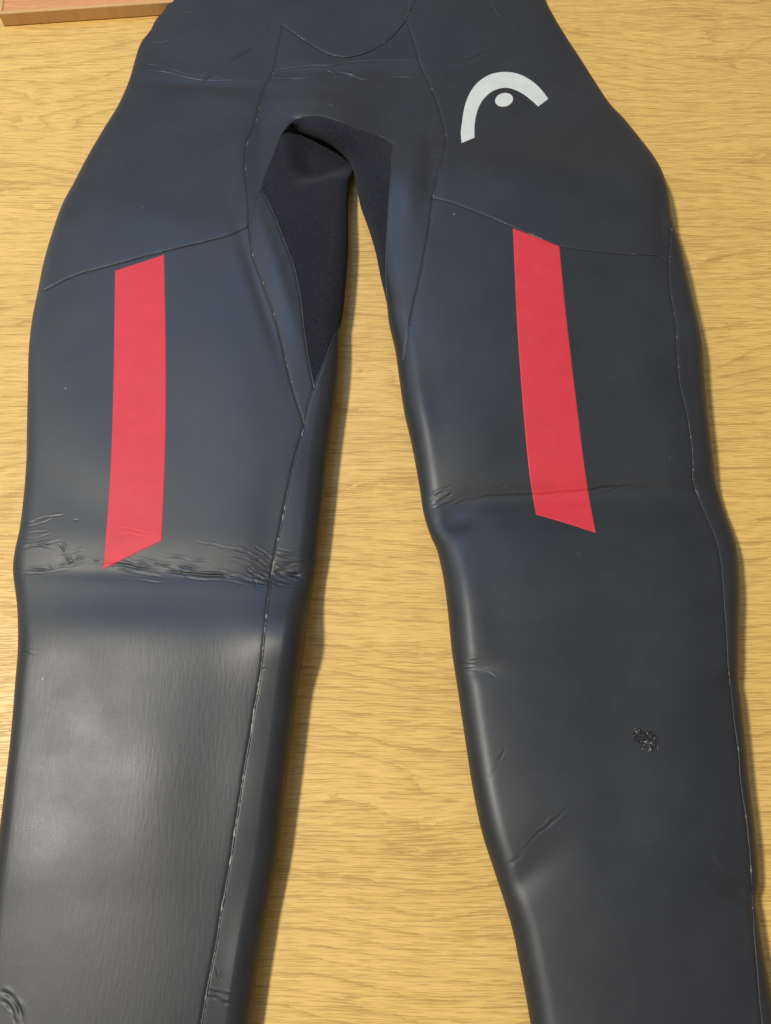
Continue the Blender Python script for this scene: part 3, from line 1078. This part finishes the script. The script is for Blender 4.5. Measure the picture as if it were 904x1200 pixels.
def logo_dot():
    a = np.linspace(0, 2 * math.pi, 48, endpoint=False)
    rings = [np.column_stack([591 + 10.7 * r * np.cos(a + 0), 117 + 8.2 * r * np.sin(a) - 1.0 * r * np.cos(a)]) for r in (1, .97, .6, .25)]
    pts = np.vstack(rings)
    z = np.full(len(pts), .02)
    for _ in range(5):
        xy = px_to_world(pts, z)
        z = .4 * z + .6 * smooth_height(xy)
    z = height(xy) + 0.0002
    z[:48] -= 0.0004
    F = []
    for k in range(3):
        for i in range(48):
            j = (i + 1) % 48
            F.append((k * 48 + i, (k + 1) * 48 + i, (k + 1) * 48 + j, k * 48 + j))
    F.append(tuple(range(4 * 48 - 1, 3 * 48 - 1, -1)))
    return mesh_obj('logo_dot', np.column_stack([xy, z]), F, MAT_WHITE, logo, False)


logo_dot()


# ------------------------------------------------------------------ scuffed patch on the shin
def scuff():
    m, nt, b = new_mat('torn_rubber')
    b.inputs['Base Color'].default_value = (0.016, 0.0165, 0.018, 1)
    b.inputs['Roughness'].default_value = 0.36
    b.inputs['Specular IOR Level'].default_value = 0.5
    c = px_to_world(np.array([[757, 866]]), 0.030)[0]
    V, F = [], []
    r2 = np.random.default_rng(5)
    # crumpled bed with a ragged border
    nr, na = 12, 56
    ang = np.linspace(0, 2 * math.pi, na, endpoint=False)
    rag = 1 + 0.16 * np.sin(3 * ang + 1) + 0.12 * np.sin(5 * ang + 4) + r2.normal(0, 0.10, na)
    pts = []
    for k in range(nr):
        f = (k / (nr - 1)) ** 0.8
        pts.append(np.column_stack([c[0] + 0.0078 * f * rag * np.cos(ang), c[1] + 0.0058 * f * rag * np.sin(ang) - 0.0020 * f * rag * np.cos(ang)]))
    pts = np.vstack(pts) + r2.normal(0, 0.00012, (nr * na, 2))
    zz = height(pts) + np.abs(r2.normal(0, 0.00026, nr * na)) + 0.0001
    zz[-na:] -= 0.0006
    zz[-2 * na:-na] -= 0.0001
    V += [(p[0], p[1], q) for p, q in zip(pts, zz)]
    for k in range(nr - 1):
        for a in range(na):
            b2 = (a + 1) % na
            F.append((k * na + a, (k + 1) * na + a, (k + 1) * na + b2, k * na + b2))
    # torn flakes
    for k in range(64):
        a, r = r2.uniform(0, 2 * math.pi), math.sqrt(r2.uniform(0, 1.15))
        p = c + np.array([0.0076 * r * math.cos(a), 0.0056 * r * math.sin(a) - 0.0020 * r * math.cos(a)])
        z0 = float(height(p[None])[0]) + 0.0003
        an = r2.uniform(0, math.pi)
        ln, wd = r2.uniform(.0014, .0036), r2.uniform(.00025, .0007)
        d = np.array([math.cos(an), math.sin(an)])
        q = np.array([-d[1], d[0]])
        tl, bend = r2.uniform(-.0004, .0006), r2.uniform(-.5, .5)
        n0 = len(V)
        for i in range(4):
            f = i / 3 - .5
            w = wd * (1 - (2 * f) ** 2 * r2.uniform(.5, .9))
            for e in (-.5, .5):
                pp = p + d * ln * f + q * (w * e + bend * ln * f * f)
                V.append((pp[0], pp[1], z0 + tl * f + r2.uniform(-.0001, .0003)))
        for i in range(3):
            F.append((n0 + 2 * i, n0 + 2 * i + 2, n0 + 2 * i + 3, n0 + 2 * i + 1))
    o = mesh_obj('scuff_mark', V, F, m, suit, False)
    o['label'] = 'small rough shiny scuffed patch on the shin'


scuff()


# ------------------------------------------------------------------ wooden board at the far corner
def board():
    a, b = px_to_world(np.array([[5.0, 31.5], [185.0, 19.0]]), 0.0)
    d = (b - a) / np.linalg.norm(b - a)
    n = np.array([-d[1], d[0]])
    root = bpy.data.objects.new('wooden_board', None)
    COL.objects.link(root)
    root.location = (a[0], a[1], 0)
    root.rotation_euler = (0, 0, math.atan2(d[1], d[0]))
    root['label'] = 'orange-brown wooden board with a paler edge beyond the waist of the wetsuit'
    root['category'] = 'board'
    top = slab('board_panel', 0.004, 0.168, 0.0045, 0.16, 0.0004, 0.0125, 0.0006, MAT_BOARD)
    for nm, bx in (('edge_strip', (0.0, 0.168, 0.0, 0.0043)), ('edge_strip', (0.0, 0.0038, 0.0045, 0.16))):
        e = slab(nm, bx[0], bx[1], bx[2], bx[3], 0.0004, 0.0130, 0.0011, MAT_EDGE)
        e.parent = root
    top.parent = root


board()
